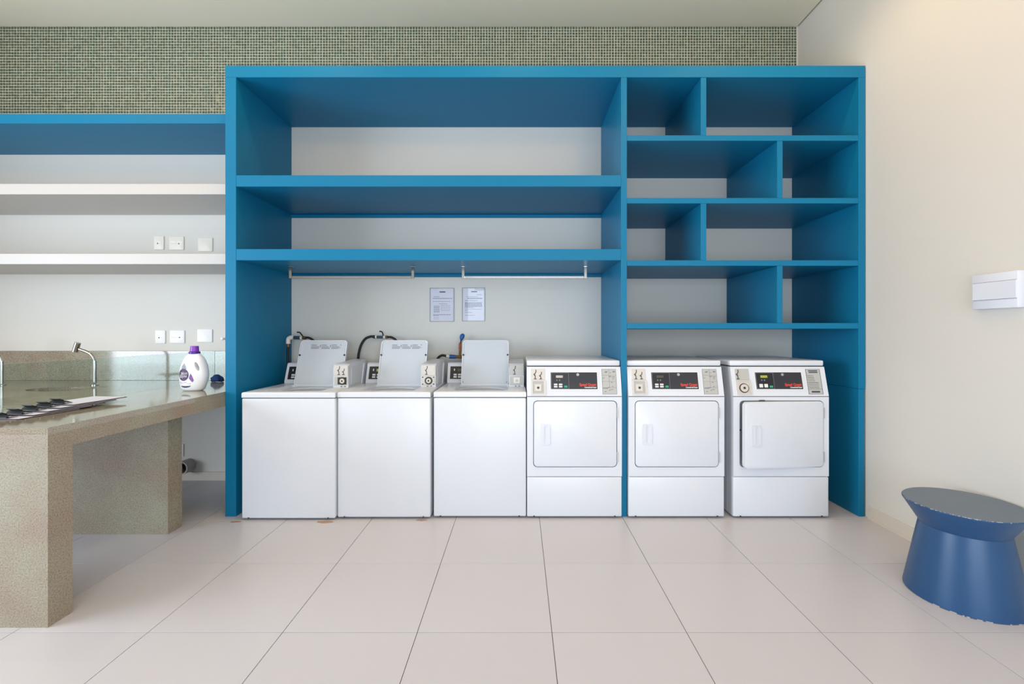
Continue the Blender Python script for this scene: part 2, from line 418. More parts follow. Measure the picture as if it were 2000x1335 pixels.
# shelves to the left of it
def wall_shelf(label, z0, z1, m):
    t = obj('wall_shelf', box(new(), -5.4, -2.1325, 3.475, YB - 0.001, z0, z1, 0.0015, 1), m)
    return tag(t, label, 'shelf')
wall_shelf('blue wall shelf at the upper left, below the green mosaic', 2.935, 3.009, 'blue_laminate')
wall_shelf('upper of the two thick white wall shelves on the left', 2.392, 2.473, 'white_laminate')
wall_shelf('lower of the two thick white wall shelves, above the sink counter', 1.857, 1.937, 'white_laminate')

# chrome hanging rails under the shelf
def rail(x0, x1, label):
    t = thing('hanging_rail', label, 'rail', (x0, 3.57, 1.857), group='chrome hanging rails under the blue shelf')
    L_ = x1 - x0
    for x in (0.0, L_ - 0.022):
        obj('bracket', box(new(), x, x + 0.022, -0.006, 0.006, -0.098, -0.0005, 0.001, 1), 'chrome', t)
        obj('mount', box(new(), x - 0.006, x + 0.028, -0.02, 0.02, -0.004, -0.0003, 0.001, 1), 'chrome', t)
    obj('bar', box(new(), 0.0225, L_ - 0.0225, -0.006, 0.006, -0.099, -0.079, 0.002, 2), 'chrome', t)
rail(-1.812, -0.826, 'left chrome hanging rail under the blue shelf, above the first two washers')
rail(-0.452, 0.533, 'right chrome hanging rail under the blue shelf, above the notices')

# ------------------------------------------------------------------ machine details shared by washers and dryers
def bolts(t, w, y=0.0):
    for x in (0.05, w - 0.05):
        obj('bolt', cyl(new(), (x, y + 0.002, 0.018), (x, y - 0.003, 0.018), 0.0055, n=10), 'seam_dark', t)
def feet(t, w, d):
    for x in (0.05, w - 0.05):
        for y in (0.06, d - 0.06):
            obj('foot', cyl(new(), (x, y, 0.0), (x, y, 0.02), 0.022, n=14), 'seam_dark', t)
def coin_slots(parent, x0, z0, w, y, variant):
    """curvy slot marks of the coin drop"""
    spots = (0.36, 0.74) if variant != 'single' else (0.36,)
    for i, s in enumerate(spots):
        bm = new(); cx = x0 + w * s; s_ = 0.74 if i else 1.0
        tube(bm, [(cx + 0.006, y, z0 + 0.074 * s_), (cx + 0.005, y, z0 + 0.056 * s_), (cx - 0.004, y, z0 + 0.040 * s_), (cx + 0.001, y, z0 + 0.028 * s_), (cx, y, z0 + 0.010)], 0.0026, 6, 4)
        tube(bm, [(cx - 0.011, y, z0 + 0.044 * s_), (cx - 0.006, y, z0 + 0.036 * s_), (cx + 0.001, y, z0 + 0.03 * s_)], 0.002, 6, 3)
        box(bm, cx - 0.011, cx + 0.010, y - 0.0015, y + 0.0015, z0 + 0.006, z0 + 0.011)
        obj('coin_slot', bm, 'coin_dark', parent)

# ------------------------------------------------------------------ washers
def washer(x, y, label, variant, w=0.664):
    t = thing('washing_machine', label, 'washer', (x, y, 0), group='white top-loading coin washers')
    D = 0.70
    feet(t, w, D)
    obj('cabinet', box(new(), 0, w, 0, D, 0.014, 0.866, 0.010, 3), 'enamel', t, 40)
    bolts(t, w)
    obj('seam', box(new(), 0.006, w - 0.006, 0.006, D - 0.006, 0.862, 0.874), 'seam_dark', t)
    # top deck with a sunken well and round tub mouth
    x0, x1, y0, y1 = 0.128, 0.530, 0.075, 0.475
    dk = new()
    inn = rrect(x0, x1, y0, y1, 0.03); out = rrect_outer(x0, x1, y0, y1, 0, w, 0, D, 0.03)
    ring_y(dk, inn, out, 0.871, 0.909)
    for v in dk.verts: v.co = Vector((v.co.x, v.co.z, v.co.y))
    bmesh.ops.remove_doubles(dk, verts=dk.verts[:], dist=1e-5)
    bmesh.ops.recalc_face_normals(dk, faces=dk.faces[:])
    oe = [e for e in dk.edges if len(e.link_faces) == 2 and e.calc_face_angle(0) > 1.0 and all(abs(v.co.z - 0.909) < 1e-4 and (v.co.x < 1e-4 or v.co.x > w - 1e-4 or v.co.y < 1e-4 or v.co.y > D - 1e-4) for v in e.verts)]
    bmesh.ops.bevel(dk, geom=oe, offset=0.010, segments=3, profile=0.5, affect='EDGES')
    deck = obj('top_deck', dk, 'enamel', t, 40)
    wl = new(); cx, cy = (x0 + x1) / 2, (y0 + y1) / 2
    inn, out = ell_rect(cx, cy, 0.175, 0.175, x0, x1, y0, y1)
    ring_y(wl, inn, out, 0.878, 0.889)
    for v in wl.verts: v.co = Vector((v.co.x, v.co.z, v.co.y))
    obj('lid_well', wl, 'deck_enamel', deck, 30)
    tb = new(); lathe(tb, [(0.178, 0.880), (0.186, 0.80), (0.190, 0.45), (0.05, 0.43), (0.05, 0.62), (0.02, 0.64)], 32, (cx, cy, 0))
    obj('tub', tb, 'drum_grey', deck, 40)
    # console at the back with control panel
    obj('console', prism_x(new(), [(0.575, 0.909), (0.575, 0.926), (0.628, 1.066), (0.64, 1.075), (D, 1.075), (D, 0.909)], 0.006, w - 0.006), 'enamel', t, 25)
    n = Vector((0, 0.140, -0.053)).normalized()          # into the slanted face
    cp = bpy.data.objects.new('control_panel', None)
    def slant(bm, lift):                                 # face coordinates (x, v up the slope) to 3d, raised by lift
        for v in bm.verts:
            u = v.co.z / 0.1497
            v.co = Vector((v.co.x, 0.575 + 0.053 * u, 0.926 + 0.140 * u)) + n * (v.co.y - lift)
        return bm
    pnl = obj('control_panel', slant(box(new(), 0.028, 0.30, -0.0015, 0.003, 0.014, 0.126), 0.0), 'panel_black', t)
    ring = new(); ring_y(ring, [(0.028, 0.014), (0.30, 0.014), (0.30, 0.126), (0.028, 0.126)], [(0.020, 0.006), (0.308, 0.006), (0.308, 0.134), (0.020, 0.134)], -0.004, 0.003)
    obj('bezel', slant(ring, 0.0), 'button_white', t)
    obj('keypad', slant(box(new(), 0.036, 0.16, -0.003, 0.0, 0.018, 0.122), 0.0), 'panel_deep', pnl)
    obj('display', slant(box(new(), 0.090, 0.150, -0.0045, 0.0, 0.082, 0.104), 0.0), 'lcd' if variant != 'square' else 'lcd_dark', pnl)
    for bx in (0.058, 0.096, 0.134):
        for bz in (0.026, 0.046):
            obj('button', slant(box(new(), bx, bx + 0.028, -0.006, 0.0, bz, bz + 0.014, 0.002, 1), 0.0), 'button_white', pnl)
    obj('indicator', slant(box(new(), 0.060, 0.068, -0.005, 0.0, 0.086, 0.104), 0.0), 'button_white', pnl)
    # coin box running forward from the console
    bx0, bx1, by = 0.534, 0.650, 0.285
    cb = obj('coin_box', prism_x(new(), [(by, 0.9095), (by, 1.062), (by + 0.028, 1.088), (D - 0.01, 1.106), (D - 0.01, 0.9095)], bx0, bx1), 'deck_enamel', t, 20)
    obj('side_cover', box(new(), bx1, bx1 + 0.003, by + 0.06, by + 0.27, 0.925, 1.062, 0.0015, 1), 'deck_enamel', cb)
    fp = obj('coin_drop', box(new(), bx0 + 0.004, bx1 - 0.002, by - 0.004, by - 0.0003, 1.000, 1.082, 0.0015, 1), 'coin_plate' if variant != 'square' else 'panel_grey', cb)
    coin_slots(fp, bx0 + 0.01, 1.000, 0.095, by - 0.0045, 'double' if variant == 'dark' else 'single')
    vault = obj('coin_vault', box(new(), bx0 + 0.008, bx1 - 0.008, by - 0.006, by - 0.0003, 0.926, 0.994, 0.0015, 1), {'dark': 'coin_plate', 'round': 'coin_plate', 'square': 'panel_grey'}[variant], cb)
    lx, lz = (bx0 + bx1) / 2 + 0.004, 0.960
    if variant == 'dark':
        obj('recess', box(new(), bx0 + 0.012, bx0 + 0.036, by - 0.007, by - 0.005, 0.930, 0.990), 'panel_grey', vault)
        obj('recess', box(new(), bx0 + 0.036, bx1 - 0.012, by - 0.007, by - 0.005, 0.932, 0.988), 'coin_dark', vault)
        lx += 0.010
    if variant in ('dark', 'round'):
        obj('lock_ring', cyl(new(), (lx, by - 0.005, lz), (lx, by - 0.011, lz), 0.030, n=28), 'coin_dark', vault, 40)
        obj('lock_barrel', cyl(new(), (lx, by - 0.010, lz), (lx, by - 0.015, lz), 0.020, 0.018, n=24), 'coin_plate', vault, 40)
        obj('keyhole', cyl(new(), (lx, by - 0.015, lz), (lx, by - 0.0157, lz), 0.007, n=14), 'coin_dark', vault)
        if variant == 'round':
            for sx in (bx0 + 0.016, bx1 - 0.016):
                for sz in (0.933, 0.986): obj('rivet', cyl(new(), (sx, by - 0.0055, sz), (sx, by - 0.0075, sz), 0.005, n=8), 'coin_dark', vault)
    else:
        obj('lock_plate', box(new(), lx - 0.026, lx + 0.026, by - 0.009, by - 0.005, lz - 0.024, lz + 0.026, 0.002, 1), 'coin_plate', vault)
        obj('keyhole', box(new(), lx - 0.009, lx + 0.009, by - 0.0098, by - 0.0088, lz - 0.009, lz + 0.009), 'panel_grey', vault)
    for sx in (lx - 0.016, lx + 0.012): obj('vent_slot', box(new(), sx, sx + 0.014, by - 0.001, by + 0.001, 0.914, 0.919), 'coin_dark', cb)
    # open lid leaning back
    lw, lh = 0.392, 0.392; lx0 = 0.135
    ld = new(); plate_y(ld, rrect(0, lw, 0, lh, 0.028), 0.004, 0.022)
    lid = obj('lid', ld, 'enamel', t, 40, (lx0, 0.470, 0.897)); lid.rotation_euler = (-math.atan2(0.13, 0.366), 0, 0)
    li = new(); ring_y(li, rrect(0.008, lw - 0.008, 0.008, lh - 0.008, 0.024), rrect(0, lw, 0, lh, 0.028), -0.004, 0.006); obj('lid_rim', li, 'enamel', lid, 40)
    lf = new(); plate_y(lf, rrect(0.012, lw - 0.012, 0.012, lh - 0.012, 0.022), 0.001, 0.006); obj('lid_lining', lf, 'lid_inner', lid, 40)
    for s in (0.010, lw - 0.010):
        obj('bumper', cyl(new(), (s, 0.0, 0.262), (s, -0.010, 0.262), 0.007, n=12), 'seam_dark', lid)
        if variant == 'square': obj('screw', cyl(new(), (s + (0.006 if s < 0.1 else -0.006), 0.0, 0.03), (s + (0.006 if s < 0.1 else -0.006), -0.004, 0.03), 0.004, n=8), 'ink_soft', lid)
    if variant != 'square':
        st = obj('sticker', box(new(), 0.088, 0.345, -0.0004, 0.001, 0.315, 0.358), 'lid_inner', lid)
        pr = new(); rr = random.Random(3)
        for k in range(3):
            bx = 0.092 + k * 0.085
            box(pr, bx, bx + 0.045, -0.001, 0.0, 0.347, 0.353)
            for r_ in range(3):
                box(pr, bx, bx + rr.uniform(0.06, 0.08), -0.001, 0.0, 0.318 + r_ * 0.008, 0.322 + r_ * 0.008)
            if k: box(pr, bx - 0.012, bx - 0.006, -0.001, 0.0, 0.332, 0.352)
        box(pr, 0.334, 0.342, -0.001, 0.0, 0.348, 0.355)
        obj('print', pr, 'ink_soft', st)
    return t
washer(-1.970, 3.215, 'white top-loading washer beside the blue side panel, leftmost machine, lid up', 'dark')
washer(-1.298, 3.235, 'white top-loading washer between two other washers, round lock on its coin box', 'round')
washer(-0.614, 3.250, 'white top-loading washer next to the dryers, open lid without a sticker', 'square')

# ------------------------------------------------------------------ dryers
def dryer(x, y, w, label, variant, swing=0.0):
    t = thing('tumble_dryer', label, 'dryer', (x, y, 0), group='white front-loading coin dryers')
    D = 0.71
    feet(t, w, D)
    bd = new()
    prism_x(bd, [(0.10, 0.014), (0.10, 0.86), (0.115, 1.083), (D, 1.083), (D, 0.014)], 0.0006, w - 0.0006)   # carcass behind the front panels
    for (a, b) in ((0.0012, 0.012), (w - 0.012, w - 0.0012)):
        prism_x(bd, [(0.014, 0.014), (0.014, 0.874), (0.066, 1.083), (0.10, 1.083), (0.10, 0.014)], a, b)
    obj('cabinet', bd, 'enamel', t)
    obj('toe_panel', box(new(), 0, w, 0, 0.05, 0.014, 0.298, 0.008, 3), 'enamel', t, 40)
    bolts(t, w)
    dx0, dx1, dz0, dz1 = 0.044, 0.646, 0.368, 0.846
    fr = new(); ring_y(fr, rrect(dx0, dx1, dz0, dz1, 0.03), rrect_outer(dx0, dx1, dz0, dz1, 0, w, 0.303, 0.872, 0.03), 0.0, 0.055)
    obj('front_panel', fr, 'enamel', t, 40)
    # recess behind the door with the drum mouth
    inn, out = ell_rect((dx0 + dx1) / 2, (dz0 + dz1) / 2, 0.2, 0.19, dx0 + 0.0005, dx1 - 0.0005, dz0 + 0.0005, dz1 - 0.0005)
    bk = new(); ring_y(bk, inn, out, 0.036, 0.054); rc = obj('bulkhead', bk, 'drum_grey', t, 30)
    dm = new(); n = 32
    A = [dm.verts.new(((dx0 + dx1) / 2 + 0.2 * math.cos(2 * PI * k / n), 0.054, (dz0 + dz1) / 2 + 0.19 * math.sin(2 * PI * k / n))) for k in range(n)]
    B = [dm.verts.new((v.co.x, 0.0995, v.co.z)) for v in A]
    for k in range(n): dm.faces.new((A[k], A[(k + 1) % n], B[(k + 1) % n], B[k]))
    dm.faces.new(B); obj('drum', dm, 'seam_dark', rc)
    if swing:
        obj('strike', box(new(), 0.185, 0.222, -0.008, 0.03, dz1 - 0.004, dz1 + 0.004, 0.001, 1), 'seam_dark', t)
        obj('latch', box(new(), dx0 + 0.012, dx0 + 0.024, 0.030, 0.036, 0.622, 0.634), 'seam_dark', rc)
    # door
    g = 0.005
    dd = new(); plate_y(dd, rrect(dx0 + g - dx1, -g, dz0 + g, dz1 - g, 0.027), -0.006, 0.030)
    bmesh.ops.recalc_face_normals(dd, faces=dd.faces[:])
    ed = [e for e in dd.edges if all(abs(v.co.y + 0.006) < 1e-5 for v in e.verts)]
    bmesh.ops.bevel(dd, geom=ed, offset=0.004, segments=2, profile=0.5, affect='EDGES')
    door = obj('door', dd, 'enamel', t, 40, (dx1, 0, 0)); door.rotation_euler = (0, 0, swing)
    hx0, hx1 = 0.096 - dx1, 0.166 - dx1
    hp = new(); ring_y(hp, rrect(hx0 + 0.026, hx1 - 0.008, 0.545, 0.668, 0.010), rrect(hx0, hx1, 0.530, 0.680, 0.008), -0.0105, -0.005)
    hd = obj('handle', hp, 'enamel', door, 40)
    hr = new(); plate_y(hr, rrect(hx0 + 0.026, hx1 - 0.008, 0.545, 0.668, 0.010), -0.0072, -0.005); obj('handle_recess', hr, 'breaker_white', door)
    obj('pull_lip', prism_x(new(), [(-0.013, 0.548), (-0.013, 0.665), (-0.006, 0.665), (-0.006, 0.548)], hx0 + 0.020, hx0 + 0.027), 'enamel', door)
    for hz in (0.405, 0.72):
        obj('hinge', box(new(), dx1 - 0.004, dx1 + 0.006, -0.007, 0.004, hz, hz + 0.075, 0.001, 1), 'drum_grey', t)
    # slanted control console
    y0c, z0c, y1c, z1c = 0.0, 0.877, 0.052, 1.084
    obj('console', prism_x(new(), [(y0c, z0c), (y1c, z1c), (0.1, z1c), (0.1, z0c)], 0, w), 'enamel', t)
    obj('seam', box(new(), 0.003, w - 0.003, 0.008, 0.09, 0.870, 0.879), 'seam_dark', t)
    obj('seam', box(new(), 0.003, w - 0.003, 0.060, 0.12, 1.082, 1.092), 'seam_dark', t)
    Ls = math.hypot(y1c - y0c, z1c - z0c); up = Vector((0, y1c - y0c, z1c - z0c)) / Ls; nin = Vector((0, up.z, -up.y))
    def slant(b):
        if isinstance(b, bmesh.types.BMesh):
            for v in b.verts: v.co = Vector((v.co.x, y0c, z0c)) + up * v.co.z + nin * v.co.y
        else:
            for v in b.vertices: v.co = Vector((v.co.x, y0c, z0c)) + up * v.co.z + nin * v.co.y
        return b
    # coin unit on the left
    cu = obj('coin_drop', slant(box(new(), 0.030, 0.130, -0.003, 0.004, 0.116, 0.198, 0.0015, 1)), 'coin_plate' if variant != 'open' else 'panel_grey', t)
    sl = new()
    for i, s in enumerate((0.060, 0.100) if variant != 'open' else (0.046,)):
        q = 0.78 if i else 1.0
        tube(sl, [(s + 0.005, -0.004, 0.116 + 0.075 * q), (s + 0.005, -0.004, 0.116 + 0.058 * q), (s - 0.004, -0.004, 0.116 + 0.042 * q), (s, -0.004, 0.116 + 0.03 * q), (s, -0.004, 0.126)], 0.0026, 6, 4)
        tube(sl, [(s - 0.012, -0.004, 0.116 + 0.046 * q), (s - 0.007, -0.004, 0.116 + 0.036 * q), (s, -0.004, 0.116 + 0.03 * q)], 0.002, 6, 3)
        box(sl, s - 0.010, s + 0.010, -0.005, -0.002, 0.122, 0.127)
    obj('coin_slot', slant(sl), 'coin_dark', cu)
    va = obj('coin_vault', slant(box(new(), 0.036, 0.130, -0.002, 0.004, 0.012, 0.110, 0.0015, 1)), 'panel_grey' if variant != 'open' else 'coin_plate', t)
    rg = new(); ring_y(rg, [(0.042, 0.018), (0.122, 0.018), (0.122, 0.106), (0.042, 0.106)], [(0.030, 0.008), (0.136, 0.008), (0.136, 0.114), (0.030, 0.114)], -0.006, 0.0)
    obj('vault_frame', slant(rg), 'coin_plate', va)
    if variant == 'open':
        for (r0, d0, d1, mm) in ((0.034, -0.002, -0.006, 'coin_dark'), (0.028, -0.006, -0.010, 'coin_plate'), (0.009, -0.010, -0.011, 'coin_dark')):
            obj('lock_ring', slant(cyl(new(), (0.082, d0, 0.058), (0.082, d1, 0.058), r0, n=24)), mm, va)
    else:
        obj('lock_plate', slant(box(new(), 0.056, 0.106, -0.007, -0.001, 0.034, 0.088, 0.002, 1)), 'coin_plate', va)
        obj('keyhole', slant(cyl(new(), (0.081, -0.007, 0.060), (0.081, -0.0078, 0.060), 0.009, n=14)), 'coin_dark', va)
    # black control panel with the maker's lettering
    pb = obj('control_panel', slant(box(new(), 0.172, 0.508, -0.002, 0.004, 0.050, 0.172, 0.0008, 1)), 'panel_black', t)
    rg = new(); ring_y(rg, [(0.172, 0.050), (0.508, 0.050), (0.508, 0.172), (0.172, 0.172)], [(0.164, 0.042), (0.516, 0.042), (0.516, 0.180), (0.164, 0.180)], -0.0035, 0.002)
    obj('bezel', slant(rg), 'button_white', pb)
    kp = obj('keypad', slant(box(new(), 0.178, 0.302, -0.003, 0.0, 0.053, 0.168)), 'panel_deep' if variant != 'first' else 'panel_black', pb)
    rg = new(); ring_y(rg, [(0.179, 0.054), (0.301, 0.054), (0.301, 0.167), (0.179, 0.167)], [(0.177, 0.052), (0.303, 0.052), (0.303, 0.169), (0.177, 0.169)], -0.0036, -0.001)
    obj('keypad_border', slant(rg), 'ink_soft', pb)
    obj('display', slant(box(new(), 0.210, 0.260, -0.004, 0.0, 0.132, 0.150, 0.001, 1)), {'first': 'lcd_off', 'second': 'lcd_dark', 'open': 'lcd'}[variant], pb)
    for bx in (0.212, 0.232): obj('indicator', slant(box(new(), bx, bx + 0.008, -0.004, 0.0, 0.110, 0.120)), 'ink_soft', pb)
    rows = ((0.062, 0.012), (0.078, 0.012)) if variant != 'open' else ((0.062, 0.026),)
    for bx in (0.194, 0.230):
        for bz, bh in rows: obj('button', slant(box(new(), bx, bx + 0.026, -0.006, 0.0, bz, bz + bh, 0.002, 1)), 'button_white', pb)
    obj('start_button', slant(box(new(), 0.268, 0.292, -0.006, 0.0, 0.061, 0.076, 0.003, 2)), 'green_button', pb)
    obj('panel_lock', slant(cyl(new(), (0.368, -0.001, 0.155), (0.368, -0.008, 0.155), 0.010, n=18)), 'steel', pb, 40)
    tm = text_mesh('lettering', 'Speed Queen', 0.027, 'RIGHT'); b_ = new(); b_.from_mesh(tm)
    for v in b_.verts: v.co = Vector((0.500 + v.co.x * 0.82, -0.0032 + v.co.y * 0.5, 0.082 + v.co.z))
    obj('lettering', slant(b_), 'red_ink', pb)
    tm = text_mesh('lettering', 'Commercial Dryer', 0.013, 'RIGHT'); b_ = new(); b_.from_mesh(tm)
    for v in b_.verts: v.co = Vector((0.500 + v.co.x * 0.85, -0.0032 + v.co.y * 0.5, 0.063 + v.co.z))
    obj('lettering', slant(b_), 'white_ink', pb)
    # instruction sticker on the right
    ip = obj('instruction_plate', slant(box(new(), 0.543, 0.646, -0.0015, 0.003, 0.014, 0.196)), 'panel_grey', t)
    pr = new(); rr = random.Random(5)
    for (a, b, c, d) in ((0.543, 0.646, 0.194, 0.196), (0.543, 0.646, 0.014, 0.016), (0.543, 0.545, 0.014, 0.196), (0.644, 0.646, 0.014, 0.196)): box(pr, a, b, -0.0025, -0.001, c, d)
    if variant == 'open':
        for k in range(2): box(pr, 0.562 + 0.003 * (1 - k), 0.628, -0.0025, -0.001, 0.168 + 0.012 * k, 0.175 + 0.012 * k)
        for k in range(8): box(pr, 0.550, 0.575 + (0.05 if k > 3 else 0.03 * rr.random()), -0.0025, -0.001, 0.060 + 0.0125 * (7 - k), 0.0625 + 0.0125 * (7 - k))
        box(pr, 0.545, 0.644, -0.0025, -0.001, 0.050, 0.0515); box(pr, 0.565, 0.625, -0.0025, -0.001, 0.026, 0.037)
    else:
        for zz in (0.060, 0.105, 0.150): box(pr, 0.545, 0.644, -0.0025, -0.001, zz, zz + 0.0012)
        box(pr, 0.594, 0.5952, -0.0025, -0.001, 0.060, 0.194)
        for k in range(14):
            a = 0.549 + rr.random() * 0.07; c = 0.02 + rr.random() * 0.16
            box(pr, a, a + 0.008 + 0.012 * rr.random(), -0.0025, -0.001, c, c + 0.003 + 0.003 * rr.random())
        box(pr, 0.622, 0.638, -0.0025, -0.001, 0.172, 0.182); box(pr, 0.616, 0.636, -0.0025, -0.001, 0.136, 0.141)
    obj('print', slant(pr), 'ink_soft' if variant != 'open' else 'ink', ip)
    # top
    tp = box(new(), 0, w, 0.054, D, 1.090, 1.130, 0.010, 3)
    obj('top_panel', tp, 'enamel', t, 40)
    return t
dryer(0.056, 3.248, 0.680, 'white dryer left of the blue divider, door closed, pale unlit display', 'first')
dryer(0.7845, 3.248, 0.686, 'white dryer just right of the blue divider, door closed, in the middle of the three', 'second')
dryer(1.536, 3.248, 0.684, 'rightmost white dryer with its door standing slightly ajar and round coin lock', 'open', math.radians(5.6))

# ------------------------------------------------------------------ granite counter
gc = thing('granite_counter', 'long speckled granite counter on slab legs at the left', 'counter', (-2.1325, 2.05, 0))
def gobj(name, bm, sm=0):                              # world coordinates in, local to the counter out; shared texture space
    for v in bm.verts: v.co -= Vector((-2.1325, 2.05, 0))
    return obj(name, bm, 'granite' if name in ('countertop', 'backsplash') else 'honed_granite', gc, sm)
CT = 0.904; X0C = -5.35
ct = new()
sinks = ((-3.48, 3.45),); zb = 0.872
box(ct, X0C, -2.1325, 2.05, 3.2, zb, CT); box(ct, X0C, -2.1325, 3.7, YB - 0.001, zb, CT)
box(ct, sinks[0][0] + 0.32, -2.1325, 3.2, 3.7, zb, CT); box(ct, X0C, sinks[0][0] - 0.32, 3.2, 3.7, zb, CT)
for sx, sy in sinks:
    hb = new(); inn, out = ell_rect(sx, sy, 0.235, 0.145, sx - 0.32, sx + 0.32, 3.2, 3.7, 10)
    ring_y(hb, inn, out, zb, CT)
    for v in hb.verts: v.co = Vector((v.co.x, v.co.z, v.co.y))
    bmesh.ops.recalc_face_normals(hb, faces=hb.faces[:])
    tmp = bpy.data.meshes.new('tmp'); hb.to_mesh(tmp); hb.free(); ct.from_mesh(tmp)
gobj('countertop', ct)
ap = new(); box(ap, -2.165, -2.1325, 2.1635, YB - 0.001, 0.80, zb, 0); gobj('apron', ap)
ap = new(); box(ap, -3.02, -2.1325, 2.05, 2.1635, 0.0, zb); gobj('end_panel', ap)
ap = new(); box(ap, X0C, -3.0205, 2.05, 2.085, 0.80, zb, 0); gobj('apron', ap)
ap = new(); box(ap, -3.02, -2.322, 2.996, 3.120, 0.0, zb); gobj('support_panel', ap)
ap = new(); box(ap, X0C, X0C + 0.12, 2.09, YB - 0.03, 0.0, zb); gobj('support_panel', ap)
ap = new(); box(ap, X0C, -2.732, YB - 0.024, YB - 0.001, CT + 0.0003, 1.167, 0.0015, 1); gobj('backsplash', ap)
ap = new(); box(ap, -2.731, -2.1325, YB - 0.024, YB - 0.001, CT + 0.0003, 1.166, 0.0015, 1); gobj('backsplash', ap)
def basin(sx, sy, label):
    bm = new(); rings = []; n = 40
    for (k, z) in ((1.03, CT - 0.034), (0.99, CT - 0.034), (0.96, 0.80), (0.86, 0.745), (0.5, 0.735), (0.1, 0.732)):
        rings.append([bm.verts.new((sx + 0.235 * k * math.cos(2 * PI * i / n), sy + 0.145 * k * math.sin(2 * PI * i / n), z)) for i in range(n)])
    for a, b in zip(rings, rings[1:]):
        for i in range(n): bm.faces.new((a[i], a[(i + 1) % n], b[(i + 1) % n], b[i]))
    bm.faces.new(rings[-1])
    t = thing('sink', label, 'sink', (sx, sy, 0.73))
    for v in bm.verts: v.co -= Vector((sx, sy, 0.73))
    o = obj('bowl', bm, 'steel', t, 50)
    so = o.modifiers.new('thickness', 'SOLIDIFY'); so.thickness = 0.002
    obj('drain', cyl(new(), (0, 0, 0.0025), (0, 0, 0.006), 0.03, n=20), 'coin_dark', t)
basin(*sinks[0], 'oval steel sink sunk into the granite counter in front of the faucet')

# glass screen standing along the counter
gs = obj('glass_screen', box(new(), -0.005, 0.005, 0.0, 1.75, 0.0, 0.262, 0.0008, 1), 'green_glass', None, 0, (-2.745, 2.312, CT + 0.0004))
tag(gs, 'low greenish glass splash screen standing on the granite counter', 'glass screen')

def faucet(x, label):
    y = 3.685; t = thing('faucet', label, 'faucet', (x, y, CT + 0.0003))
    obj('flange', lathe(new(), [(0.026, 0), (0.026, 0.006), (0.016, 0.010), (0.012, 0.012)], 24), 'chrome', t, 40)
    s = y / F
    def q(a, b): return ((a - 185.5) * s, 0.0, (H - (b - CY) * s) - CT)
    obj('spout', tube(new(), [q(185.5, 751), q(185.5, 735), q(185.5, 712), q(184.6, 702), q(179, 693), q(170, 687), q(155, 681.5)], 0.0112, 14, 8), 'chrome', t, 60)
    obj('head', cyl(new(), q(146.5, 686.5), q(152, 669), 0.0205, 0.0205, 24), 'chrome', t, 40)
    lv = new(); tube(lv, [q(151.5, 670), q(148, 669.5), q(143, 668)], 0.004, 8, 4); obj('lever', lv, 'chrome', t, 60)
faucet(px(185.5, 0, 3.685)[0], 'bent chrome faucet behind the glass screen, seen whole')
faucet(px(4.0, 0, 3.685)[0], 'chrome faucet cut off by the left edge of the picture')

